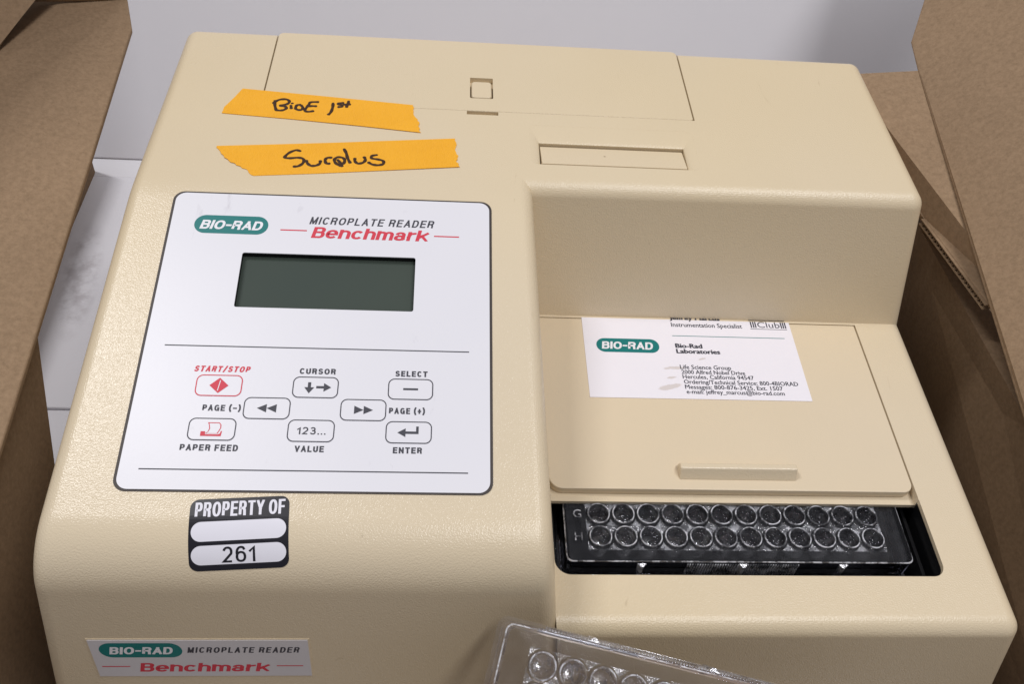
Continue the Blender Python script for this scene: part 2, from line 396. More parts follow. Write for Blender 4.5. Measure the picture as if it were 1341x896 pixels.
GL = {
 'A': (1.0, [[(0, 0), (.5, 1)], [(.5, 1), (1, 0)], [(.22, .3), (.78, .3)]]),
 'B': (.92, [[(.5, 1), (0, 1), (0, 0), (.5, 0)], [(.5, 1)]+_arc(.62, .77, .33, .23, 90, -90)+[(0, .54)], [(.5, .54)]+_arc(.64, .27, .36, .27, 90, -90)+[(.5, 0)]]),
 'C': (1.0, [_arc(.5, .5, .5, .5, 38, 322, 26)]), 'D': (.97, [[(.4, 0), (0, 0), (0, 1), (.4, 1)]+_arc(.45, .5, .55, .5, 90, -90, 20)+[(.4, 0)]]),
 'E': (.84, [[(1, 1), (0, 1), (0, 0), (1, 0)], [(0, .52), (.9, .52)]]), 'F': (.80, [[(1, 1), (0, 1), (0, 0)], [(0, .5), (.85, .5)]]),
 'G': (1.05, [_arc(.5, .5, .5, .5, 40, 340, 26)+[(1, .46), (.58, .46)], [(1, .46), (1, 0)]]), 'H': (.95, [[(0, 0), (0, 1)], [(1, 0), (1, 1)], [(0, .52), (1, .52)]]),
 'I': (.0, [[(.5, 0), (.5, 1)]]), 'L': (.78, [[(0, 1), (0, 0), (1, 0)]]), 'M': (1.15, [[(0, 0), (0, 1)], [(.02, 1), (.5, .06)], [(.5, .06), (.98, 1)], [(1, 1), (1, 0)]]),
 'N': (.98, [[(0, 0), (0, 1)], [(.03, .97), (.97, .03)], [(1, 0), (1, 1)]]), 'O': (1.1, [_arc(.5, .5, .5, .5, 90, 450, 36)]), 'P': (.88, [[(0, 0), (0, 1), (.55, 1)]+_arc(.62, .73, .38, .27, 90, -90)+[(0, .46)]]),
 'R': (.95, [[(0, 0), (0, 1), (.5, 1)]+_arc(.62, .75, .36, .25, 90, -90)+[(0, .5)], [(.6, .5), (.88, .36), (.93, 0)]]),
 'S': (.95, [_arc(.5, .75, .44, .25, 12, 270)+_arc(.5, .25, .5, .25, 90, -168)]), 'T': (.92, [[(0, 1), (1, 1)], [(.5, 1), (.5, 0)]]),
 'U': (.95, [[(0, 1)]+_arc(.5, .34, .5, .34, 180, 360)+[(1, 1)]]), 'V': (1.0, [[(0, 1), (.5, 0)], [(.5, 0), (1, 1)]]), 'Y': (1.0, [[(0, 1), (.5, .42)], [(.5, .42), (1, 1)], [(.5, .45), (.5, 0)]]),
 '1': (.42, [[(0, .72), (1, .98), (1, 0)]]), '2': (.9, [_arc(.5, .7, .48, .3, 165, -25)+[(.0, 0), (1, 0)]]), '3': (.9, [_arc(.48, .76, .42, .24, 160, -90)+_arc(.48, .27, .5, .27, 90, -160)]),
 '6': (.92, [_arc(.5, .32, .5, .32, 90, 450, 26), [(.93, .82)]+_arc(.52, .6, .52, .4, 60, 190)]), '/': (.6, [[(0, -.05), (1, 1.05)]]), '(': (.28, [[(1, 1.15), (.1, .8), (0, .5), (.1, .2), (1, -.15)]]),
 ')': (.28, [[(0, 1.15), (.9, .8), (1, .5), (.9, .2), (0, -.15)]]), '-': (.45, [[(0, .47), (1, .47)]]), '~': (.75, [[(0, .47), (1, .47)]]), '+': (.7, [[(0, .47), (1, .47)], [(.5, .12), (.5, .82)]]),
 '.': (0, [[(.5, 0), (.5, .001)]]), ' ': (.42, []),
 'e': (.88, [[(0, .37), (1, .37)]+_arc(.5, .37, .5, .37, 8, 318, 24)]), 'n': (.82, [[(0, 0), (0, .74)], [(0, .42)]+_arc(.5, .46, .5, .28, 170, 0)+[(1, 0)]]), 'c': (.85, [_arc(.5, .37, .5, .37, 40, 320, 24)]),
 'h': (.82, [[(0, 0), (0, 1)], [(0, .42)]+_arc(.5, .46, .5, .28, 170, 0)+[(1, 0)]]), 'm': (1.4, [[(0, 0), (0, .74)], [(0, .42)]+_arc(.25, .46, .25, .28, 170, 0)+[(.5, 0)], [(.5, .42)]+_arc(.75, .46, .25, .28, 170, 0)+[(1, 0)]]),
 'a': (.86, [[(.06, .56)]+_arc(.46, .5, .42, .24, 150, 0)+[(.88, .1), (1, 0)], _arc(.44, .2, .44, .2, 60, 420, 22)]), 'r': (.5, [[(0, 0), (0, .74)], [(0, .4), (.3, .68), (1, .72)]]),
 'k': (.86, [[(0, 0), (0, 1)], [(.08, .26), (.95, .74)], [(.42, .46), (1, 0)]]),
}
def sans(s, m, parent, fr, h, x, y, wd, ht, pen, shear=0, gap=.55, cuts=None, pre=None, name='lettering', py=.84):
    """grotesque capitals drawn with a broad pen; x,y = left end of the baseline, wd/ht = outer size, pen = stroke width"""
    W = [GL[c][0] for c in s]
    g = gap*pen
    ngl = len(s)
    flex = (wd-shear*ht-g*(ngl-1)-pen*sum(1 for c in s if c != ' '))/sum(W)
    V = []; F = []; cx = x; lvl = 0
    for c in s:
        w0, sts = GL[c]
        w_ = w0*flex
        for st in sts:
            P = [Vector((cx+pen/2+p[0]*w_ if w0 else cx+pen/2, y+pen*py/2+p[1]*(ht-pen*py))) for p in st]
            closed = (P[0]-P[-1]).length < 1e-4 and len(P) > 6
            Q = [P[0]]
            for p in P[1:]:
                if (p-Q[-1]).length > 1e-4: Q.append(p)
            P = Q
            if len(P) < 2: continue
            if closed and (P[0]-P[-1]).length < 1e-4: P.pop()
            if not closed:
                e = pen/2*.98
                P[0] = P[0]-(P[1]-P[0]).normalized()*e*(1 if len(P) < 7 else .15); P[-1] = P[-1]+(P[-1]-P[-2]).normalized()*e*(1 if len(P) < 7 or c in 'UhnmJ' else .15)
            n = len(P); b0 = len(V); lvl += 1; hh = (lvl % 5)*.006
            for i, p in enumerate(P):
                a = P[i-1] if (i or closed) else None; d = P[(i+1) % n] if (i < n-1 or closed) else None
                if a is None: t = (d-p).normalized(); nn = Vector((-t.y, t.x)); k = 1
                elif d is None: t = (p-a).normalized(); nn = Vector((-t.y, t.x)); k = 1
                else:
                    t1 = (p-a).normalized(); t2 = (d-p).normalized(); n1 = Vector((-t1.y, t1.x)); n2 = Vector((-t2.y, t2.x))
                    nn = n1+n2
                    if nn.length < 1e-3: nn = n1; k = 1
                    else: nn.normalize(); k = min(2.2, 1/max(.2, nn.dot(n1)))
                for sgn in (-1, 1):
                    q = p+Vector((nn.x, nn.y*py))*sgn*pen/2*k
                    qy = min(max(q.y, y-(.2*ht if c in '/()' else 0)), y+ht*(1.2 if c in '/()' else 1))
                    V.append((q.x+(qy-y)*shear, qy, hh))
            for i in range(n if closed else n-1):
                a = b0+2*i; b = b0+2*((i+1) % n); F.append((a, b, b+1, a+1))
        cx += w_+(pen if c != ' ' else 0)+g
    if pre: V = [(*pre(v[0], v[1]), v[2]) for v in V]
    if cuts: V, F = cut_v(V, F, cuts)
    return mesh_obj(name, [fr(v[0], v[1], h+v[2]) for v in V], F, m, parent)
def rect(x0, x1, y0, y1): return [(x0, y0), (x1, y0), (x1, y1), (x0, y1)]
def catmull(p, n=6):
    out = []
    q = [p[0]]+list(p)+[p[-1]]
    for i in range(1, len(q)-2):
        a, b, c, d = (Vector(k) for k in q[i-1:i+3])
        for j in range(n):
            t = j/n
            out.append(.5*((2*b)+(c-a)*t+(2*a-5*b+4*c-d)*t*t+(3*b-a-3*c+d)*t**3))
    out.append(Vector(p[-1])); return out
def strokes(name, sts, m, parent, zf, rad, flatn=.12, lab=None):
    V = []; F = []
    for st in sts:
        pts = catmull(st, 6)
        k = len(pts); K = 10
        base = len(V)
        tl = (pts[1]-pts[0]).normalized(); 
        pts = [pts[0]-tl*rad*.5]+pts
        te = (pts[-1]-pts[-2]).normalized(); pts.append(pts[-1]+te*rad*.5); k = len(pts)
        for i, p in enumerate(pts):
            a = pts[max(0, i-1)]; b = pts[min(k-1, i+1)]; t = (b-a).normalized(); nn = Vector((-t.y, t.x))
            r = rad*(.45 if i in (0, k-1) else 1)*(1+.12*sin(i*.9+len(st)))
            for j in range(K):
                an = 2*pi*j/K
                q = p+nn*r*cos(an)
                V.append((q.x, q.y, zf(q.x, q.y)+r*flatn*sin(an)))
        for i in range(k-1):
            for j in range(K):
                F.append((base+i*K+j, base+i*K+(j+1) % K, base+(i+1)*K+(j+1) % K, base+(i+1)*K+j))
        F.append(tuple(base+j for j in range(K))[::-1]); F.append(tuple(base+(k-1)*K+j for j in range(K)))
    o = mesh_obj(name, V, F, m, parent, True)
    return o

# ------------------------------------------------------------------ surroundings
def board(name, pts, m, thick, parent=None, loc=None, edge_m=None):
    """a flat board with thickness from an outline (world mm); thickness goes against the outline normal"""
    P = [Vector(p) for p in pts]
    n = Vector((0, 0, 0))
    for i in range(len(P)):
        a, b = P[i], P[(i+1) % len(P)]
        n += a.cross(b)
    n.normalize()
    k = len(P)
    V = P+[p-n*thick for p in P]
    F = [tuple(range(k)), tuple(range(k, 2*k))[::-1]]+[(i, k+i, k+(i+1) % k, (i+1) % k) for i in range(k)]
    o = mesh_obj(name, V, F, m, parent, loc=loc)
    bv = o.modifiers.new('edge', 'BEVEL'); bv.width = .0009; bv.segments = 3; bv.limit_method = 'ANGLE'
    return o
# tabletop under it all
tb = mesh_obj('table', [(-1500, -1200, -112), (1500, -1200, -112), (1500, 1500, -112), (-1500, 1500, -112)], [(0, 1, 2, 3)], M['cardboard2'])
tag(tb, None, None, kind='structure')

wb = thing('white_board', 'white folded board with scuff marks lying under and rising behind the machine', 'board', (0, 200, -102))
board('floor_panel', [(-330, 121.5, -99.2), (240, 121.5, -99.2), (240, 301, -100), (-330, 301, -100)], M['board'], 3, wb)
board('front_panel', [(-330, -90, -100), (240, -90, -100), (240, 121.4, -100.6), (-330, 121.4, -100.6)], M['board'], 3, wb)
board('crease_strip', [(-330, 300.6, -100.4), (300, 300.6, -100.4), (300, 315.3, -97.0), (-330, 315.3, -97.0)], M['board'], 3, wb)
board('back_panel', [(-330, 314, -96.4), (300, 314, -96.4), (300, 470, 130), (-330, 470, 130)], M['board'], 3, wb)

bx = thing('cardboard_box', 'open brown corrugated cardboard box around the machine with flaps standing at both sides', 'box', (0, 60, -105))
# left flap and wall
board('flap', [(-200.2, 226.2, 50.1), (-205.3, 243.3, 53.5), (-225, 300, 63), (-268, 300, 60), (-246.5, 190, 54), (-262, 60, 38), (-270, -90, 22), (-203.5, -90, 6), (-200.6, 18.6, 20.4)], M['cardboard'], 3.5, bx)
board('flap', [(-205.4, 243.6, 53.8), (-206, 262, 90), (-212, 300, 150), (-300, 300, 160), (-300, 60, 130), (-262.3, 60, 39), (-247, 190, 55), (-241, 230, 59.2)], M['cardboard'], 3.5, bx)  # added upper flap, mostly out of view, shaped to shade the back panel
board('flap', [(180.7, 265.2, 64.2), (190, 286, 72), (300, 286, 181), (300, 335, 215), (202, 335, 150), (191, 305, 105)], M['cardboard'], 3.5, bx)  # added unseen flap, placed to cast shade on the back panel
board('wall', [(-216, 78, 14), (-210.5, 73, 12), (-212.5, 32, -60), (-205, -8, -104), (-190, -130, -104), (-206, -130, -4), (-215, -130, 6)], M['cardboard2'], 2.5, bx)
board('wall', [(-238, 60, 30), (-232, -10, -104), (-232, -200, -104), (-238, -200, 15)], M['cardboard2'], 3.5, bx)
board('wall', [(-278, -200, -104), (-278, 305, -104), (-276, 305, -60), (-276, 60, -60), (-276, -90, -60), (-276, -200, -60)], M['cardboard2'], 3.5, bx)  # unseen outer wall, added to shade the floor panel, height set for that
# right flap, second flap under it, side wall
board('flap', [(171.5, 226, 45.8), (172, 244.3, 50.3), (190, 286, 71), (300, 286, 180), (300, -80, 140), (171, -80, -16), (171.4, 51, 8.6)], M['cardboard'], 3.5, bx)
board('flap', [(200, 226, 52), (134.5, 227, 44), (138, 200, 36), (143, 180, 30), (161.2, 153.5, 18), (171.6, 100.5, 17.8), (186, 90, 20)], M['cardboard'], 3.5, bx)
def fluted(a, b, depth, amp, per):
    """the open corrugated edge of a board, running from a to b"""
    a, b = Vector(a), Vector(b); L_ = (b-a).length; t = (b-a)/L_; n_ = int(L_/per*10)
    side = t.cross(Vector((0, 0, 1))).normalized(); up_ = side.cross(t).normalized()
    V = []; F = []
    for i in range(n_+1):
        u = L_*i/n_; h = amp*sin(2*pi*u/per)
        for d in (0, depth): V.append(tuple(a+t*u+side*(.9-d)+up_*(h-1.9)))
    for i in range(n_): F.append((2*i, 2*i+1, 2*i+3, 2*i+2))
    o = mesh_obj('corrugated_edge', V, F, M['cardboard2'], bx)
    sd_ = o.modifiers.new('t', 'SOLIDIFY'); sd_.thickness = .0003
    for h in (-.6, -3.2):
        V = [tuple(a+side*1.1+up_*h), tuple(b+side*1.1+up_*h), tuple(b-side*3+up_*h), tuple(a-side*3+up_*h)]
        o = mesh_obj('liner_edge', V, [(0, 1, 2, 3)], M['cardboard'], bx); sd_ = o.modifiers.new('t', 'SOLIDIFY'); sd_.thickness = .0004
fluted((161.2, 153.5, 18), (171.6, 100.5, 17.8), 6, .9, 2.6)
board('wall', [(171.4, 168.1, 0), (184.8, 105.5, 0), (181, 50, -2), (180, -160, -8), (184, -160, -104), (190, 190, -104), (172, 190, -4)][::-1], M['cardboard2'], 3.5, bx)

# ------------------------------------------------------------------ machine housing
s = .183
SL = Vector((0, cos(s), sin(s)))
AP = Vector((-28.03, 34.4)); RF = 22.0; TURN = radians(67.3); TT = RF*tan(TURN/2)
ST = AP+TT*Vector((cos(s), sin(s))); CC = ST-RF*Vector((-sin(s), cos(s)))
V0 = (ST.x-104.91)/cos(s)
def surf(v):
    if v >= V0:
        return Vector((104.91+v*cos(s), 59+v*sin(s))), Vector((-sin(s), cos(s)))
    a = (V0-v)/RF
    th = s+min(a, TURN)
    n = Vector((-sin(th), cos(th)))
    p = CC+RF*n
    if a > TURN: p = p+(V0-v-RF*TURN)*Vector((-cos(th), -sin(th)))
    return p, n
def wrap(x, v, h):
    p, n = surf(v); q = p+n*h
    return Vector((x, q.x, q.y))
FLAT = 59.5
machine = thing('microplate_reader', 'large beige laboratory plate reader with white keypad panel and sliding door, standing in the box', 'laboratory instrument', (-16, 85, -98))
def console_profile():
    pr = [(215, -98), (214, FLAT)]
    yb = 104.91+(FLAT-59)/tan(s)
    # soft break between the flat top and the sloping console
    R = 60; t = R*tan(s/2)
    c = Vector((yb+t, FLAT-R))
    for i in range(9):
        a = s*i/8
        pr.append((c.x-R*sin(a), c.y+R*cos(a)))
    for i in range(29):
        p, n = surf(V0-RF*TURN*i/28); pr.append((p.x, p.y))
    th = s+TURN; p, n = surf(V0-RF*TURN)
    d = Vector((-cos(th), -sin(th)))
    k = (p.y+98)/(-d.y)
    pr.append((p.x+d.x*k, -98))
    return pr, p, d
pr1, pend, dend = console_profile()
def frontline(z):  # y of the front face at height z
    return pend.x+(z-pend.y)*dend.x/dend.y
def extr(name, prof, xl, xr):
    n = len(prof)
    V = [(xl(z), y, z) for y, z in prof]+[(xr(z), y, z) for y, z in prof]
    F = [tuple(range(n)), tuple(range(n, 2*n))[::-1]]+[(i, n+i, n+(i+1) % n, (i+1) % n) for i in range(n)]
    return temp(name, V, F)
XL = lambda z: -171.2-.125*(59.5-z)
XI = lambda z: -24.4+.115*(59.5-z)
XR = lambda z: 131.7+.14*(59.5-z)
LEDGE = 3.2
body = extr('housing', pr1, XL, XI)
pr2 = [(215, -98), (214, FLAT), (116.2, FLAT), (100.6, LEDGE), (frontline(LEDGE), LEDGE), (frontline(-98), -98)]
right = extr('r', pr2, lambda z: XI(z)-1.6, XR)
boolean(body, right, 'UNION')
def sel(e):
    zc = sum(v.co.z for v in e.verts)/2
    return zc > -.0975
bevel_convex(body, 5.0, 12, 25, sel, False)
# slot through the ledge and the cavity under the door
SX0, SX1, SY0, SY1 = -17.2, 118.9, -16.0, 14.2
c1 = prism_temp('c', rr(SX0, SX1, SY0, SY1, (4.5, .4, .4, 5.5), 8), -2.6, 8); boolean(body, c1, 'DIFFERENCE')
c2 = prism_temp('c', rr(SX0-.6, SX1+.8, SY0-.9, 96, (4.5, 2, 2, 5.5), 8), -30, -2.3); boolean(body, c2, 'DIFFERENCE')
boolean(body, temp('c', [(-18.2, 13.9, -.55), (118.8, 13.9, -.55), (118.8, 99.5, -.55), (-18.2, 99.5, -.55), (-17.45, 13.9, 8), (118.8, 13.9, 8), (118.8, 99.5, 8), (-17.45, 99.5, 8)], BF), 'DIFFERENCE')
boolean(body, prism_temp('c', rr(SX0-.2, SX1+.8, SY0-.9, 14.1, (4.5, .3, .3, 5.5), 8), -2.6, 1.3), 'DIFFERENCE')
# recess for the printer cover, open to the back
HX0, HX1, HY0 = -132.2, 46.0, 161.4
c3 = temp('c', box_verts(HX0, HX1, HY0, 240, FLAT-4.2, FLAT+5), BF); boolean(body, c3, 'DIFFERENCE')
c3 = temp('c', box_verts(-49.2, -36.3, 159.0, 162.5, FLAT-3.2, FLAT+5), BF); boolean(body, c3, 'DIFFERENCE')
# paper outlet: a dished pocket, deepest at the slit
def hull(a, za, b, zb):
    """block between a lower rectangle a at za and an upper rectangle b at zb"""
    V = [(a[0], a[2], za), (a[1], a[2], za), (a[1], a[3], za), (a[0], a[3], za), (b[0], b[2], zb), (b[1], b[2], zb), (b[1], b[3], zb), (b[0], b[3], zb)]
    return temp('c', V, BF)
PX0, PX1, PF, PS, PB = -20.3, 38.8, 129.2, 144.2, 153.8
def pocket():
    V = []; loops = []
    for k in range(9):
        a = radians(90*k/8); q = (1-cos(a))*.65+sin(a)*.0+.35*k/8; zz = FLAT-1.8+1.78*(.5*sin(a)+.5*k/8)
        loops.append((rr(PX0-3.8*q, PX1+4.4*q, PF-.5*q, PS+9.4*q, .5+2.2*q, 6), zz))
    lo_, z_ = loops[-1]; loops.append((lo_, FLAT+3))
    n_ = len(lo_)
    for lp, z_ in loops: V += [(x, y, z_) for x, y in lp]
    F = [tuple(range(n_))[::-1], tuple(range((len(loops)-1)*n_, len(loops)*n_))]
    for k in range(len(loops)-1):
        for i in range(n_): F.append((k*n_+i, k*n_+(i+1) % n_, (k+1)*n_+(i+1) % n_, (k+1)*n_+i))
    boolean(body, temp('c', V, F), 'DIFFERENCE')
    boolean(body, temp('c', box_verts(PX0, PX1, PF, PS, FLAT-9, FLAT-1), BF), 'DIFFERENCE')
pocket()
# well for the display
pfr = frame_linear((0, 104.91, 59.0), (1, 0, 0), (0, cos(s), sin(s)), (0, -sin(s), cos(s)))
DX0, DX1, DY0, DY1 = -127.0, -66.9, -48.1, -25.7
cv = [pfr(x, y, h) for h in (-3.0, 3) for x, y in ((DX0-.3, DY0-.3), (DX1+.3, DY0-.3), (DX1+.3, DY1+.3), (DX0-.3, DY1+.3))]
boolean(body, temp('c', cv, BF), 'DIFFERENCE')
body.name = 'housing'
me = body.data; me.materials.clear(); me.materials.append(M['beige'])
for p in me.polygons: p.material_index = 0; p.use_smooth = False
base = wloc(machine)
me.transform(Matrix.Translation(-base)); body.parent = machine

# printer cover with its latch
cx = thing  # noqa
cov = prism_temp('printer_cover', rr(HX0+.45, HX1-.45, HY0+.4, 213.2, (1.2, 2.5, 2.5, 1.2), 5), FLAT-4, FLAT-.05)
bevel_convex(cov, .45, 3, 40)
boolean(cov, prism_temp('c', rr(-47.9, -38.2, 170.4, 185.2, (.8, .3, .3, .8), 4), FLAT-2.6, FLAT+3), 'DIFFERENCE')
cov.data.materials.append(M['beige']); cov.data.transform(Matrix.Translation(-base)); cov.parent = machine
bev_l = prism_temp('latch', rr(-47.3, -38.8, 170.9, 182.4, 1.6, 6), FLAT-2.55, FLAT+.15)
bevel_convex(bev_l, .7, 4, 40)
bev_l.data.materials.append(M['beige_smooth']); bev_l.data.transform(Matrix.Translation(-base)); bev_l.parent = cov
for o_ in (cov,): o_.matrix_parent_inverse = Matrix()
pv = [(PX0+.6, PF+.9, FLAT-6), (PX1-.6, PF+.9, FLAT-6), (PX1-.5, PS-.9, FLAT-6), (PX0+.5, PS-.9, FLAT-6), (PX0+.6, PF+.9, FLAT-.6), (PX1-.6, PF+.9, FLAT-.6), (PX1-.5, PS-.9, FLAT-2.7), (PX0+.5, PS-.9, FLAT-2.7)]
po = temp('paper_outlet', pv, BF); bevel_convex(po, .3, 2, 40)
po.data.materials.append(M['beige_smooth']); po.data.transform(Matrix.Translation(-base)); po.parent = machine
# sliding door
DL, DR, DF, DB = -17.3, 118.25, 17.3, 99.2
door = prism_temp('sliding_door', rr(DL, DR, DF, DB, (4, .4, .4, 5), 10), -.35, LEDGE)
# trim its left edge to the draught of the console side
bevel_convex(door, .45, 4, 40)
door.data.materials.append(M['beige_smooth']); door.data.transform(Matrix.Translation(-base)); door.parent = machine
hz0 = LEDGE-.1
hp = [(21.4, hz0), (27.6, hz0), (27.3, hz0+2.0), (26.2, hz0+4.0), (24.0, hz0+4.2)]
V = [(30.6, y, z) for y, z in hp]+[(74.4, y, z) for y, z in hp]
hd = temp('door_handle', V, [tuple(range(5)), tuple(range(5, 10))[::-1]]+[(i, 5+i, 5+(i+1) % 5, (i+1) % 5) for i in range(5)])
bevel_convex(hd, .55, 4, 15)
hd.data.materials.append(M['beige']); hd.data.transform(Matrix.Translation(-base)); hd.parent = door
for o_ in (door, cov): o_.location = (0, 0, 0)
# groove beside the door on the ledge
# dark tub under the slot
tubV = []; tubF = []
lo = rr(SX0-.7, SX1+.7, SY0-.6, 94, (4.5, 2, 2, 5.5), 8); n = len(lo)
tubV = [(x, y, -2.5) for x, y in lo]+[(x, y, -25) for x, y in lo]
tubF = [(i, (i+1) % n, n+(i+1) % n, n+i) for i in range(n)]+[tuple(range(n, 2*n))]
tub = mesh_obj('plate_compartment', tubV, tubF, M['black'], machine)
sd = tub.modifiers.new('t', 'SOLIDIFY'); sd.thickness = .0006; sd.offset = 0
mesh_obj('compartment_rim', box_verts(SX1+.35, SX1+.7, SY0+3, 14.0, -3.2, 1.2), BF, M['black'], machine)
# inner rail edges at the compartment's right
mesh_obj('guide_rail', box_verts(116.3, 117.5, SY0+.2, 90, -24.8, -7), BF, M['black'], machine)
mesh_obj('guide_rail', box_verts(-16.0, -15.0, SY0+.6, 90, -24.8, -9), BF, M['black'], machine)

# ------------------------------------------------------------------ keypad panel
gas = shape('panel_gasket', [rr(-154.3, -39.9, -113.6, .6, 4.0, 8), rect(DX0-.3, DX1+.3, DY0-.3, DY1+.3)[::-1]], M['dark'], machine, pfr, .12, .2)
panel = shape('control_panel', [rr(-153.3, -40.8, -113.0, -.2, 3.6, 8), rr(DX0, DX1, DY0, DY1, .8, 4)[::-1]], M['white'], machine, pfr, .32, .36)
shape('display', [rect(DX0-.1, DX1+.1, DY0-.1, DY1+.1)], M['lcd'], panel, pfr, -2.2, .3)
# black sides of the display well
dv = [pfr(x, y, h) for h in (-2.9, .1) for x, y in ((DX0-.15, DY0-.15), (DX1+.15, DY0-.15), (DX1+.15, DY1+.15), (DX0-.15, DY1+.15))]
mesh_obj('display_surround', dv, [(0, 1, 5, 4), (1, 2, 6, 5), (2, 3, 7, 6), (3, 0, 4, 7)], M['black'], panel)
H = .545
def pill(parent, fr, h, x0, x1, y0, y1, tx0, tx1, ty, th, shear=.22):
    shape('emblem', [rr(x0, x1, y0, y1, (y1-y0)/2-.001, 10)], M['teal'], parent, fr, h)
    sans('BIO-RAD', M['whiteprint'], parent, fr, h+.05, tx0, ty, tx1-tx0, th, .92, shear, .35)
pill(panel, pfr, H, -145.2, -119.5, -17.9, -10.0, -143.2, -121.0, -16.1, 3.9)
sans('MICROPLATE READER', M['ink'], panel, pfr, H, -105.3, -12.5, 44.8, 3.25, .62, .22, 1.0)
sans('Benchmark', M['red'], panel, pfr, H, -104.2, -18.5, 42.1, 4.8, 1.3, .22, .25, py=.62)
shape('rule', [rect(-115.1, -105.8, -15.7, -15.2)], M['red'], panel, pfr, H)
shape('rule', [rect(-60.7, -51.7, -16.3, -15.8)], M['red'], panel, pfr, H)
shape('rule', [rect(-147.0, -47.7, -63.6, -63.2)], M['ink'], panel, pfr, H)
shape('rule', [rect(-147.4, -47.7, -106.75, -106.35)], M['ink'], panel, pfr, H)
for t_, c_, x, y, wd, ht, sh in (('START/STOP', 'red', -136.3, -72.9, 18, 2.15, .2), ('CURSOR', 'ink', -102.7, -73.0, 11.6, 2.1, 0),
        ('SELECT', 'ink', -71.8, -73.2, 10.5, 2.1, 0), ('PAGE (~)', 'ink', -131.6, -86.8, 11.9, 2.15, 0), ('PAGE (+)', 'ink', -73.2, -86.7, 11.5, 2.15, 0),
        ('VALUE', 'ink', -101.6, -100.3, 9.0, 2.1, 0), ('ENTER', 'ink', -71.3, -100.3, 9.1, 2.1, 0), ('PAPER FEED', 'ink', -136.4, -100.4, 17.6, 2.15, 0)):
    sans(t_, M[c_], panel, pfr, H, x, y, wd, ht, .55, sh, .72)
def key(x0, y0, ink, art):
    x1, y1 = x0+14.6, y0+7.65
    k = shape('key', [rr(x0, x1, y0, y1, 2.1, 7)], M['white'], panel, pfr, H-.02, .12)
    shape('key_outline', [rr(x0, x1, y0, y1, 2.1, 7), rr(x0+.34, x1-.34, y0+.34, y1-.34, 1.8, 7)[::-1]], M[ink], panel, pfr, H+.1)
    cxk, cyk = (x0+x1)/2, (y0+y1)/2
    for lp, c_ in art:
        shape('key_symbol', [[(cxk+a, cyk+b) for a, b in q] for q in lp], M[c_], panel, pfr, H+.1)
    return cxk, cyk
RW = (-81.65, -89.4, -96.95)
# start / stop: a diamond split by a slanted bar
key(-134.9, RW[0], 'red', [([[(-3.0, 0), (0, -2.75), (3.0, 0), (0, 2.75)], [(-.42, -1.9), (.12, 1.9), (.42, 1.9), (-.12, -1.9)]], 'red')])
key(-104.4, RW[0], 'ink', [([[(-2.5, 1.8), (-2.5, 0), (-3.6, 0), (-2.0, -2.2), (-.4, 0), (-1.5, 0), (-1.5, 1.8)]], 'ink'), ([[(.2, -.35), (2.6, -.35), (2.6, -1.5), (5.0, .05), (2.6, 1.6), (2.6, .5), (.2, .5)]], 'ink')])
key(-73.9, RW[0], 'ink', [([rect(-2.4, 2.4, -.32, .38)], 'ink')])
key(-118.95, RW[1], 'ink', [([[(-3.1, 0), (-.1, -1.45), (-.1, 1.45)]], 'ink'), ([[(-.05, 0), (3.0, -1.45), (3.0, 1.45)]], 'ink')])
key(-88.65, RW[1], 'ink', [([[(-2.9, -1.45), (.05, 0), (-2.9, 1.45)]], 'ink'), ([[(.1, -1.45), (3.1, 0), (.1, 1.45)]], 'ink')])
def paper():
    a = [(-3.3, -2.35), (3.0, -2.35), (3.2, -.6), (2.85, -.6), (2.6, -1.5), (1.9, -1.75), (-1.9, -1.75), (-1.9, -.75), (-3.3, -.75)]
    out = [(-1.9, -1.5), (-1.2, -.9), (-.85, .2), (-1.1, 1.5), (-1.5, 2.3), (2.1, 2.3), (2.7, 1.6), (2.8, .5), (2.4, -.5), (1.9, -1.5)]
    inn = [(-1.6, -1.4), (-.95, -.8), (-.55, .2), (-.85, 1.5), (-1.05, 2.05), (2.0, 2.05), (2.4, 1.5), (2.5, .5), (2.1, -.5), (1.65, -1.4)]
    return [([a], 'red'), ([out, inn[::-1]], 'red')]
key(-134.9, RW[2], 'ink', paper())
kx, ky = key(-104.45, RW[2], 'ink', [])
sans('123...', M['ink'], panel, pfr, H+.1, kx-4.3, ky-1.25, 8.9, 2.5, .46, 0, 1.2)
key(-73.9, RW[2], 'ink', [([[(-3.6, -.1), (-1.0, -1.6), (-1.0, -.5), (3.1, -.5), (3.1, 2.1), (2.3, 2.1), (2.3, .35), (-1.0, .35), (-1.0, 1.4)]], 'ink')])

# ------------------------------------------------------------------ nameplate on the front face
fz = Vector((0, -dend.x, -dend.y)).normalized()          # up along the front face
fn = Vector((0, -fz.z, fz.y))
o0 = Vector((0, frontline(-2.5), -2.5))
nfr = frame_linear(o0, (1, 0, 0), fz, fn)
NP = (-164.9, -97.0, -19.6, 0.2)
nb = shape('nameplate_bezel', [rect(NP[0]-.5, NP[1]+.5, NP[2]-.5, NP[3]+.5)], M['beige_smooth'], machine, nfr, .1, .2)
npl = shape('nameplate', [rect(*NP[:2], NP[2], NP[3])], M['plateface'], machine, nfr, .25, .3)
pill(npl, nfr, .44, -162.2, -136.6, -8.9, -1.2, -159.4, -139.1, -7.1, 3.9)
sans('MICROPLATE READER', M['ink'], npl, nfr, .44, -135.2, -6.4, 35.6, 3.0, .58, .22, .9)
sans('Benchmark', M['red'], npl, nfr, .44, -151.7, -16.9, 42.0, 4.8, 1.3, .22, .25, py=.62)
shape('rule', [rect(-163.1, -154.3, -14.2, -13.75)], M['red'], npl, nfr, .44)
shape('rule', [rect(-107.9, -99.4, -14.0, -13.55)], M['red'], npl, nfr, .44)

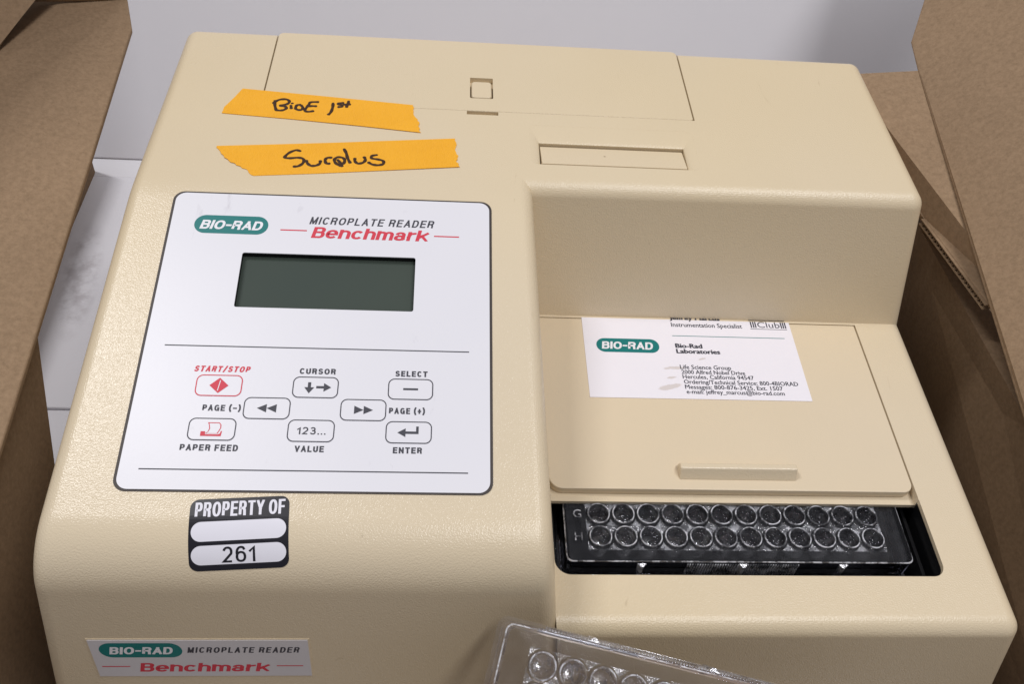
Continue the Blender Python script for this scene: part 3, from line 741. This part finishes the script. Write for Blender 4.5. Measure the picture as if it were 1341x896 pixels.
# ------------------------------------------------------------------ asset sticker, wrapped over the front curve
VC = [-104-i*1.0 for i in range(44)]
SR = radians(3.4); SCX, SCY = -115.35, -125.8
def spin(x, y): return (SCX+x*cos(SR)-y*sin(SR), SCY+x*sin(SR)+y*cos(SR))
def sp_loop(l): return [spin(*p) for p in l]
def dens(l):
    out = []
    for i, a in enumerate(l):
        b = l[(i+1) % len(l)]; k = max(1, int(math.hypot(b[0]-a[0], b[1]-a[1])/1.5))
        for j in range(k): out.append((a[0]+(b[0]-a[0])*j/k, a[1]+(b[1]-a[1])*j/k))
    return out
st = thing('property_sticker', 'black and white property sticker below the keypad panel, numbered 261', 'sticker', (-115.4, -18, 36))
shape('backing', [dens(sp_loop(rr(-14.5, 14.5, -11.0, 10.6, 2.6, 6)))], M['blackink'], st, wrap, .07, .1, VC)
shape('blank_field', [dens(sp_loop(rr(-13.8, 13.8, -2.15, 3.6, 2.85, 9)))], M['stickerwhite'], st, wrap, .17, 0, VC)
shape('number_field', [dens(sp_loop(rr(-13.8, 13.8, -9.1, -3.35, 2.85, 9)))], M['stickerwhite'], st, wrap, .17, 0, VC)
sans('PROPERTY OF', M['stickerwhite'], st, wrap, .17, -13.0, 5.0, 26.3, 4.6, .80, 0, .45, cuts=VC, pre=spin)
sans('261', M['blackink'], st, wrap, .22, -4.7, -8.6, 9.5, 4.7, .74, 0, 1.1, cuts=VC, pre=spin)

# ------------------------------------------------------------------ masking tapes
def ztop(x, y):
    yb = 104.91+(FLAT-59)/tan(s)
    return FLAT if y > yb+5 else min(FLAT, 59+(y-104.91)*tan(s)+ .0 if y < yb-5 else FLAT-.5*(yb+5-y)**2/10*tan(s))
T1 = [[-140.5, 169.4], [-142.6, 163.4], [-145.2, 157.6], [-145.8, 152.4], [-119.1, 150.4], [-91.9, 147.8], [-67.4, 145.1], [-68.5, 149.0], [-68.3, 152.0], [-70.3, 155.9], [-71.2, 163.1], [-105.8, 166.3]]
T2 = [[-144.2, 131.7], [-141.0, 126.4], [-137.2, 122.1], [-131.9, 118.9], [-127.9, 115.1], [-103.7, 117.9], [-78.4, 121.2], [-51.8, 124.7], [-53.3, 128.3], [-52.5, 131.1], [-53.7, 135.8], [-53.1, 138.2], [-53.8, 142.1], [-99.8, 136.6]]
def jag(l, idx):
    out = []
    for i, a in enumerate(l):
        b = l[(i+1) % len(l)]
        L_ = math.hypot(b[0]-a[0], b[1]-a[1]); k = max(1, int(L_/(.8 if i in idx else 4)))
        for j in range(k):
            t = j/k; w_ = .38 if (i in idx and j) else .0
            out.append((a[0]+(b[0]-a[0])*t+random.uniform(-w_, w_), a[1]+(b[1]-a[1])*t+random.uniform(-w_, w_)))
    return out
def tape_obj(name, lp, idx, label, st_, ph, group):
    c = (sum(p[0] for p in lp)/len(lp), sum(p[1] for p in lp)/len(lp))
    t = thing(name, label, 'tape', (c[0], c[1], FLAT), group)
    fr = lambda x, y, h: Vector((x, y, ztop(x, y)+h+.10*(1+sin(y*.35+ph))))
    shape('strip', [jag(lp, idx)], M['tape'], t, fr, .12, .16, [110+i*1.25 for i in range(52)])
    zf = lambda x, y: ztop(x, y)+.26+.10*(1+sin(y*.35+ph))
    strokes('handwriting', st_, M['marker'], t, zf, .62, .12)
S1 = [[[-126.6, 162.0], [-126.2, 158.9], [-125.3, 155.9]], [[-127.1, 160.2], [-125.0, 162.6], [-122.2, 163.1], [-120.8, 161.8], [-121.6, 160.0], [-124.1, 158.9], [-122.3, 158.5], [-121.4, 157.6], [-122.2, 156.3], [-123.7, 155.7], [-125.5, 155.9]], [[-119.9, 159.3], [-119.5, 157.2]], [[-119.6, 160.8], [-119.5, 160.5]], [[-116.2, 160.0], [-117.5, 159.6], [-117.9, 157.8], [-117.0, 156.7], [-115.4, 156.8], [-115.1, 158.4], [-116.1, 159.8]], [[-109.3, 162.3], [-112.3, 161.9], [-112.9, 160.3], [-113.7, 158.1], [-114.1, 156.4], [-112.8, 155.7], [-110.6, 156.3]], [[-113.4, 159.1], [-111.6, 159.5], [-109.8, 159.5]], [[-103.4, 162.0], [-103.3, 159.3], [-103.7, 156.1], [-104.6, 154.2]], [[-99.2, 162.4], [-100.8, 162.1], [-101.4, 161.5], [-99.9, 160.9], [-99.8, 159.9], [-101.2, 159.6]], [[-97.3, 163.8], [-97.4, 161.8], [-97.9, 159.7]], [[-99.3, 161.3], [-97.9, 161.4], [-96.5, 161.7]]]
S2 = [[[-112.6, 130.4], [-114.4, 130.9], [-116.7, 129.1], [-118.0, 126.2], [-115.9, 125.8], [-112.9, 126.3], [-110.9, 125.5], [-110.8, 123.3], [-112.3, 121.4], [-114.1, 121.0]], [[-109.8, 124.8], [-109.1, 123.1], [-107.8, 121.9], [-106.1, 122.0], [-104.7, 123.1], [-104.5, 125.0]], [[-100.5, 127.1], [-102.2, 126.9], [-102.8, 125.4], [-102.2, 123.6], [-100.9, 123.5]], [[-96.8, 122.4], [-98.6, 123.8], [-99.4, 125.9], [-98.4, 127.5], [-96.4, 127.3], [-95.5, 125.8], [-95.9, 123.7], [-97.1, 123.6]], [[-98.2, 126.0], [-96.9, 123.9], [-96.2, 122.1]], [[-96.4, 132.9], [-95.3, 130.2], [-94.5, 127.1], [-93.3, 124.3]], [[-91.8, 127.3], [-91.6, 125.5], [-90.4, 124.2], [-88.5, 124.9], [-87.8, 126.6], [-88.4, 128.4]], [[-83.6, 130.0], [-85.5, 129.2], [-85.4, 127.7], [-83.2, 127.2], [-81.1, 126.4], [-80.9, 124.6], [-82.6, 123.7], [-85.0, 124.0], [-86.6, 125.2]]]
tape_obj('masking_tape', T1, (2, 6, 7, 8, 9), 'upper orange tape strip, handwritten BioE 1st, crossing the printer cover seam', S1, .4, 'orange tape strips')
tape_obj('masking_tape', T2, (0, 1, 2, 3, 7, 8, 9, 10, 11), 'lower orange tape strip, handwritten Surplus, just above the keypad panel', S2, 2.0, 'orange tape strips')

# ------------------------------------------------------------------ business card on the door
cfr = frame_linear((0, 0, LEDGE), (1, 0, 0), (0, 1, 0), (0, 0, 1))
card = thing('business_card', 'white business card with teal emblem and address, tucked on the sliding door', 'business card', (45, 80, LEDGE))
CH = .32
shape('card_sheet', [[(.8, 58.1), (89.7, 58.2), (89.6, 99.6), (.75, 99.6)]], M['card'], card, cfr, .15, .25)
shape('emblem', [rr(5.7, 31.7, 81.1, 88.4, 3.6, 10)], M['teal'], card, cfr, CH)
sans('BIO-RAD', M['whiteprint'], card, cfr, CH+.05, 7.8, 82.7, 21.5, 3.9, .92, .12, .35)
shape('rule', [rect(38, 85.8, 90.5, 90.8)], M['teal'], card, cfr, CH)
text('Jeffrey Marcus', M['ink'], card, cfr, CH, 38.3, 99.7, 21.4, 2.5, 0, .03, 2)
for t_, x, y, wd, ht, b_ in (('Instrumentation Specialist', 38.4, 95.7, 30.3, 2.3, .0), ('Bio-Rad', 38.6, 84.2, 11.0, 2.2, .03), ('Laboratories', 38.6, 81.3, 18.0, 2.2, .03),
        ('Life Science Group', 38.8, 73.1, 20.9, 2.1, 0), ('2000 Alfred Nobel Drive', 39.0, 70.6, 26.0, 2.0, 0), ('Hercules, California 94547', 39.1, 68.2, 29.0, 2.0, 0),
        ('Ordering/Technical Service: 800-4BIORAD', 39.2, 65.6, 46.6, 2.0, 0), ('Messages: 800-876-3425, Ext. 1507', 39.3, 63.1, 39.6, 2.0, 0), ('e-mail: jeffrey_marcus@bio-rad.com', 39.5, 60.7, 39.6, 2.0, 0)):
    text(t_, M['ink'], card, cfr, CH, x, y, wd, ht, 0, b_+.012, 2)
for x in (72.6, 73.6, 74.5, 85.6, 86.5, 87.4):
    shape('emblem_bar', [rect(x, x+.55, 96.2, 99.6)], M['ink'], card, cfr, CH)
text('Club', M['ink'], card, cfr, CH, 75.6, 96.4, 9.6, 3.2, 0, .0, 3)
shape('emblem_bar', [rect(72.2, 88.0, 95.4, 95.65)], M['ink'], card, cfr, CH)
shape('emblem_bar', [rect(72.2, 87.8, 100.3, 100.6)], M['ink'], card, cfr, CH)
for k in range(12):
    shape('emblem_bar', [rect(73+k*1.2, 73.8+k*1.2, 100.8, 101.2)], M['ink'], card, cfr, CH)

# ------------------------------------------------------------------ microplates
def loft(loops, close_last=True):
    V = []; F = []; n = len(loops[0][0])
    for lp, z in loops: V += [(x, y, z) for x, y in lp]
    for k in range(len(loops)-1):
        for i in range(n):
            F.append((k*n+i, k*n+(i+1) % n, (k+1)*n+(i+1) % n, (k+1)*n+i))
    return V, F
def make_frame_mesh():
    """skirt and deck border; x 0..127.76, y 0..85.48 (y=0 is the lettered H side), deck at z=0"""
    W, D = 127.76, 85.48
    o = lambda i, z, r=3.2: (rr(i, W-i, i, D-i, max(r-i*.5, .05), 6), z)
    gx0, gx1, gy0, gy1 = 14.38-4.5, 14.38+103.5, 11.24-4.5, 11.24+67.5
    inner = rr(gx0, gx1, gy0, gy1, .01, 6)
    loops = [(inner, 0.0), o(2.1, 0), o(1.7, -.35), o(1.4, -11.6), o(.15, -11.9), o(0, -12.2), o(0, -14.2), o(1.2, -14.2), o(1.3, -12.8), o(2.6, -11.4), o(3.0, -1.4), (inner, -1.3)]
    V, F = loft(loops); n = len(loops[0][0])
    MI = []
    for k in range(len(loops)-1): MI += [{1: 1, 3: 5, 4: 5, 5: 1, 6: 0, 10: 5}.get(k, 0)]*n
    return V, F, MI
def make_well_mesh():
    V = []; F = []; n = 24
    def ring(r, z):
        b = len(V); V.extend((r*cos(2*pi*i/n), r*sin(2*pi*i/n), z) for i in range(n)); return b
    def sq(z):
        b = len(V)
        for i in range(n):
            a = 2*pi*i/n; c, s_ = cos(a), sin(a); k = 4.5/max(abs(c), abs(s_)); V.append((c*k, s_*k, z))
        return b
    seq = [sq(0.0), ring(4.2, 0.0), ring(4.08, .30), ring(3.98, .62), ring(3.64, .62), ring(3.48, .25), ring(3.36, -3), ring(3.25, -5.6), ring(2.95, -6.8), ring(2.4, -7.6), ring(1.5, -8.1), ring(.6, -8.3)]
    MI = []
    def mid(z):
        b = len(V)
        for i in range(n):
            a = 2*pi*i/n; c, s_ = cos(a), sin(a); k = min(4.5/max(abs(c), abs(s_))-.01, max(4.26, 6.5/(abs(c)+abs(s_))-.01)); V.append((c*k, s_*k, z))
        return b
    seq2 = [sq(-1.3), mid(-1.32), ring(4.2, -1.35), ring(4.02, -1.9), ring(3.9, -5), ring(3.85, -8), ring(3.4, -9.2), ring(2.7, -9.9), ring(1.7, -10.2), ring(.7, -10.3)]
    for S_ in (seq, seq2):
        for li, (a, b) in enumerate(zip(S_[:-1], S_[1:])):
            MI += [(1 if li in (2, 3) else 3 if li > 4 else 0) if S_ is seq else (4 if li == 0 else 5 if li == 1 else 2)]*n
            for i in range(n):
                q = (a+i, b+i, b+(i+1) % n, a+(i+1) % n)
                F.append(q if S_ is seq2 else q[::-1])
    c = seq[-1]; F.append(tuple(c+i for i in range(n)))
    c = seq2[-1]; F.append(tuple(c+i for i in range(n))[::-1])
    MI += [0, 2]
    return V, F, MI
def mk(name, VF, smooth=False):
    me = bpy.data.meshes.new(name); me.from_pydata([Vector(v)*S for v in VF[0]], [], VF[1])
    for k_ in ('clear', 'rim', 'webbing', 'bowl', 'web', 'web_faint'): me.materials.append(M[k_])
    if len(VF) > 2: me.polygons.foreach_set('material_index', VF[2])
    bm = bmesh.new(); bm.from_mesh(me); bmesh.ops.recalc_face_normals(bm, faces=bm.faces); bm.to_mesh(me); bm.free()
    if smooth:
        me.polygons.foreach_set('use_smooth', [True]*len(me.polygons))
        me.set_sharp_from_angle(angle=radians(38))
    return me
fm = mk('skirt', make_frame_mesh()); wm = mk('well', make_well_mesh(), True)
# the well mesh must face outward: check the top sheet's normal
def fix(me):
    up_ = sum((p.normal.z for p in me.polygons if p.center.z > -.0002), 0)
    if up_ < 0: me.flip_normals()
fix(fm); fix(wm)
def ridge_mesh(x0, x1):
    V = []; F = []
    x = x0
    while x < x1:
        b = len(V)
        V += [(x, 1.38, -.9), (x+.45, 1.38, -.9), (x+.22, .85, -.9), (x, 1.38, -11.3), (x+.45, 1.38, -11.3), (x+.22, .2, -11.3)]
        F += [(b, b+1, b+2), (b+3, b+5, b+4), (b, b+2, b+5, b+3), (b+2, b+1, b+4, b+5)]
        x += .9
    return V, F
def tab_mesh(x):
    return ([(x-1.6, 1.36, -.6), (x+1.6, 1.36, -.6), (x+.5, .1, -.9), (x-.5, .1, -.9), (x-.7, 1.36, -11.7), (x+.7, 1.36, -11.7), (x+.45, -.2, -11.8), (x-.45, -.2, -11.8)],
            [(0, 1, 2, 3), (4, 7, 6, 5), (0, 3, 7, 4), (3, 2, 6, 7), (2, 1, 5, 6), (1, 0, 4, 5)])
def text_solid(s_, x, y, h_, z):
    V, F = text_vf(s_, 0, 0, 3)
    xs = [v[0] for v in V]; a = min(xs)
    k = h_/.73
    n_ = len(V)
    V2 = [(x+(v[0]-a)*k, y+v[1]*k, z) for v in V]
    return V2, F
def microplate(label, M4, rows, rib_range, letters=True, group=None):
    root = bpy.data.objects.new('microplate', None); COL.objects.link(root); root.matrix_world = M4; root.empty_display_size = .01
    tag(root, label, 'microplate', group)
    link(bpy.data.objects.new('skirt', fm), root)
    for r in range(rows):
        for c in range(12):
            o = bpy.data.objects.new('well', wm); link(o, root); o.location = ((14.38+9*c)*S, (11.24+9*r)*S, 0)
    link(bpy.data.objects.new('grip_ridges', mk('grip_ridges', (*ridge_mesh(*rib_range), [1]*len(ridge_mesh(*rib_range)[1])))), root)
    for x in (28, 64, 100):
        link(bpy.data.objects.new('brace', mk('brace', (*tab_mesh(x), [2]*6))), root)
    if letters:
        for s_, y in (('H', 9.6), ('G', 18.6), ('F', 27.6)):
            me = mk('row_letter', (lambda t: (*t, [1]*len(t[1])))(text_solid(s_, 5.2, y, 3.4, .12))); link(bpy.data.objects.new('row_letter', me), root)
    return root
# plate in the compartment: H1 centre at (0.3, 0.9), deck 1.8 mm under the ledge
microplate('clear microplate sitting in the dark compartment under the sliding door', Matrix.Translation(Vector((.4-14.38, .9-11.24, -1.8))*S), 8, (44, 84), group='clear 96 well microplates')
# loose plate, tipped against the front of the machine; its near long side is uppermost
tilt, roll = radians(66), radians(13.5)
nv = Vector((0, -cos(tilt), sin(tilt))); uv = Vector((0, sin(tilt), cos(tilt))); xv = Vector((1, 0, 0))
ev = cos(roll)*xv-sin(roll)*uv; dv_ = cos(roll)*uv+sin(roll)*xv      # along the long edge / up the plate
P0 = Vector((-36.96, -35.6, 17.0))                                     # upper left corner of its base
# plate axes: x = -ev (so that y = -up), turned half round so the long side with the ridges faces up
xa, ya = -ev, -dv_
# base plane is z=-14.2 in plate coordinates; the corner shown first is plate corner (127.76, 0)
org = P0-xa*127.76-ya*0+nv*14.2
M4 = Matrix(((xa.x, ya.x, nv.x, org.x*S), (xa.y, ya.y, nv.y, org.y*S), (xa.z, ya.z, nv.z, org.z*S), (0, 0, 0, 1)))
microplate('loose clear microplate tipped against the front of the machine at the lower edge', M4, 8, (16, 114), False, 'clear 96 well microplates')
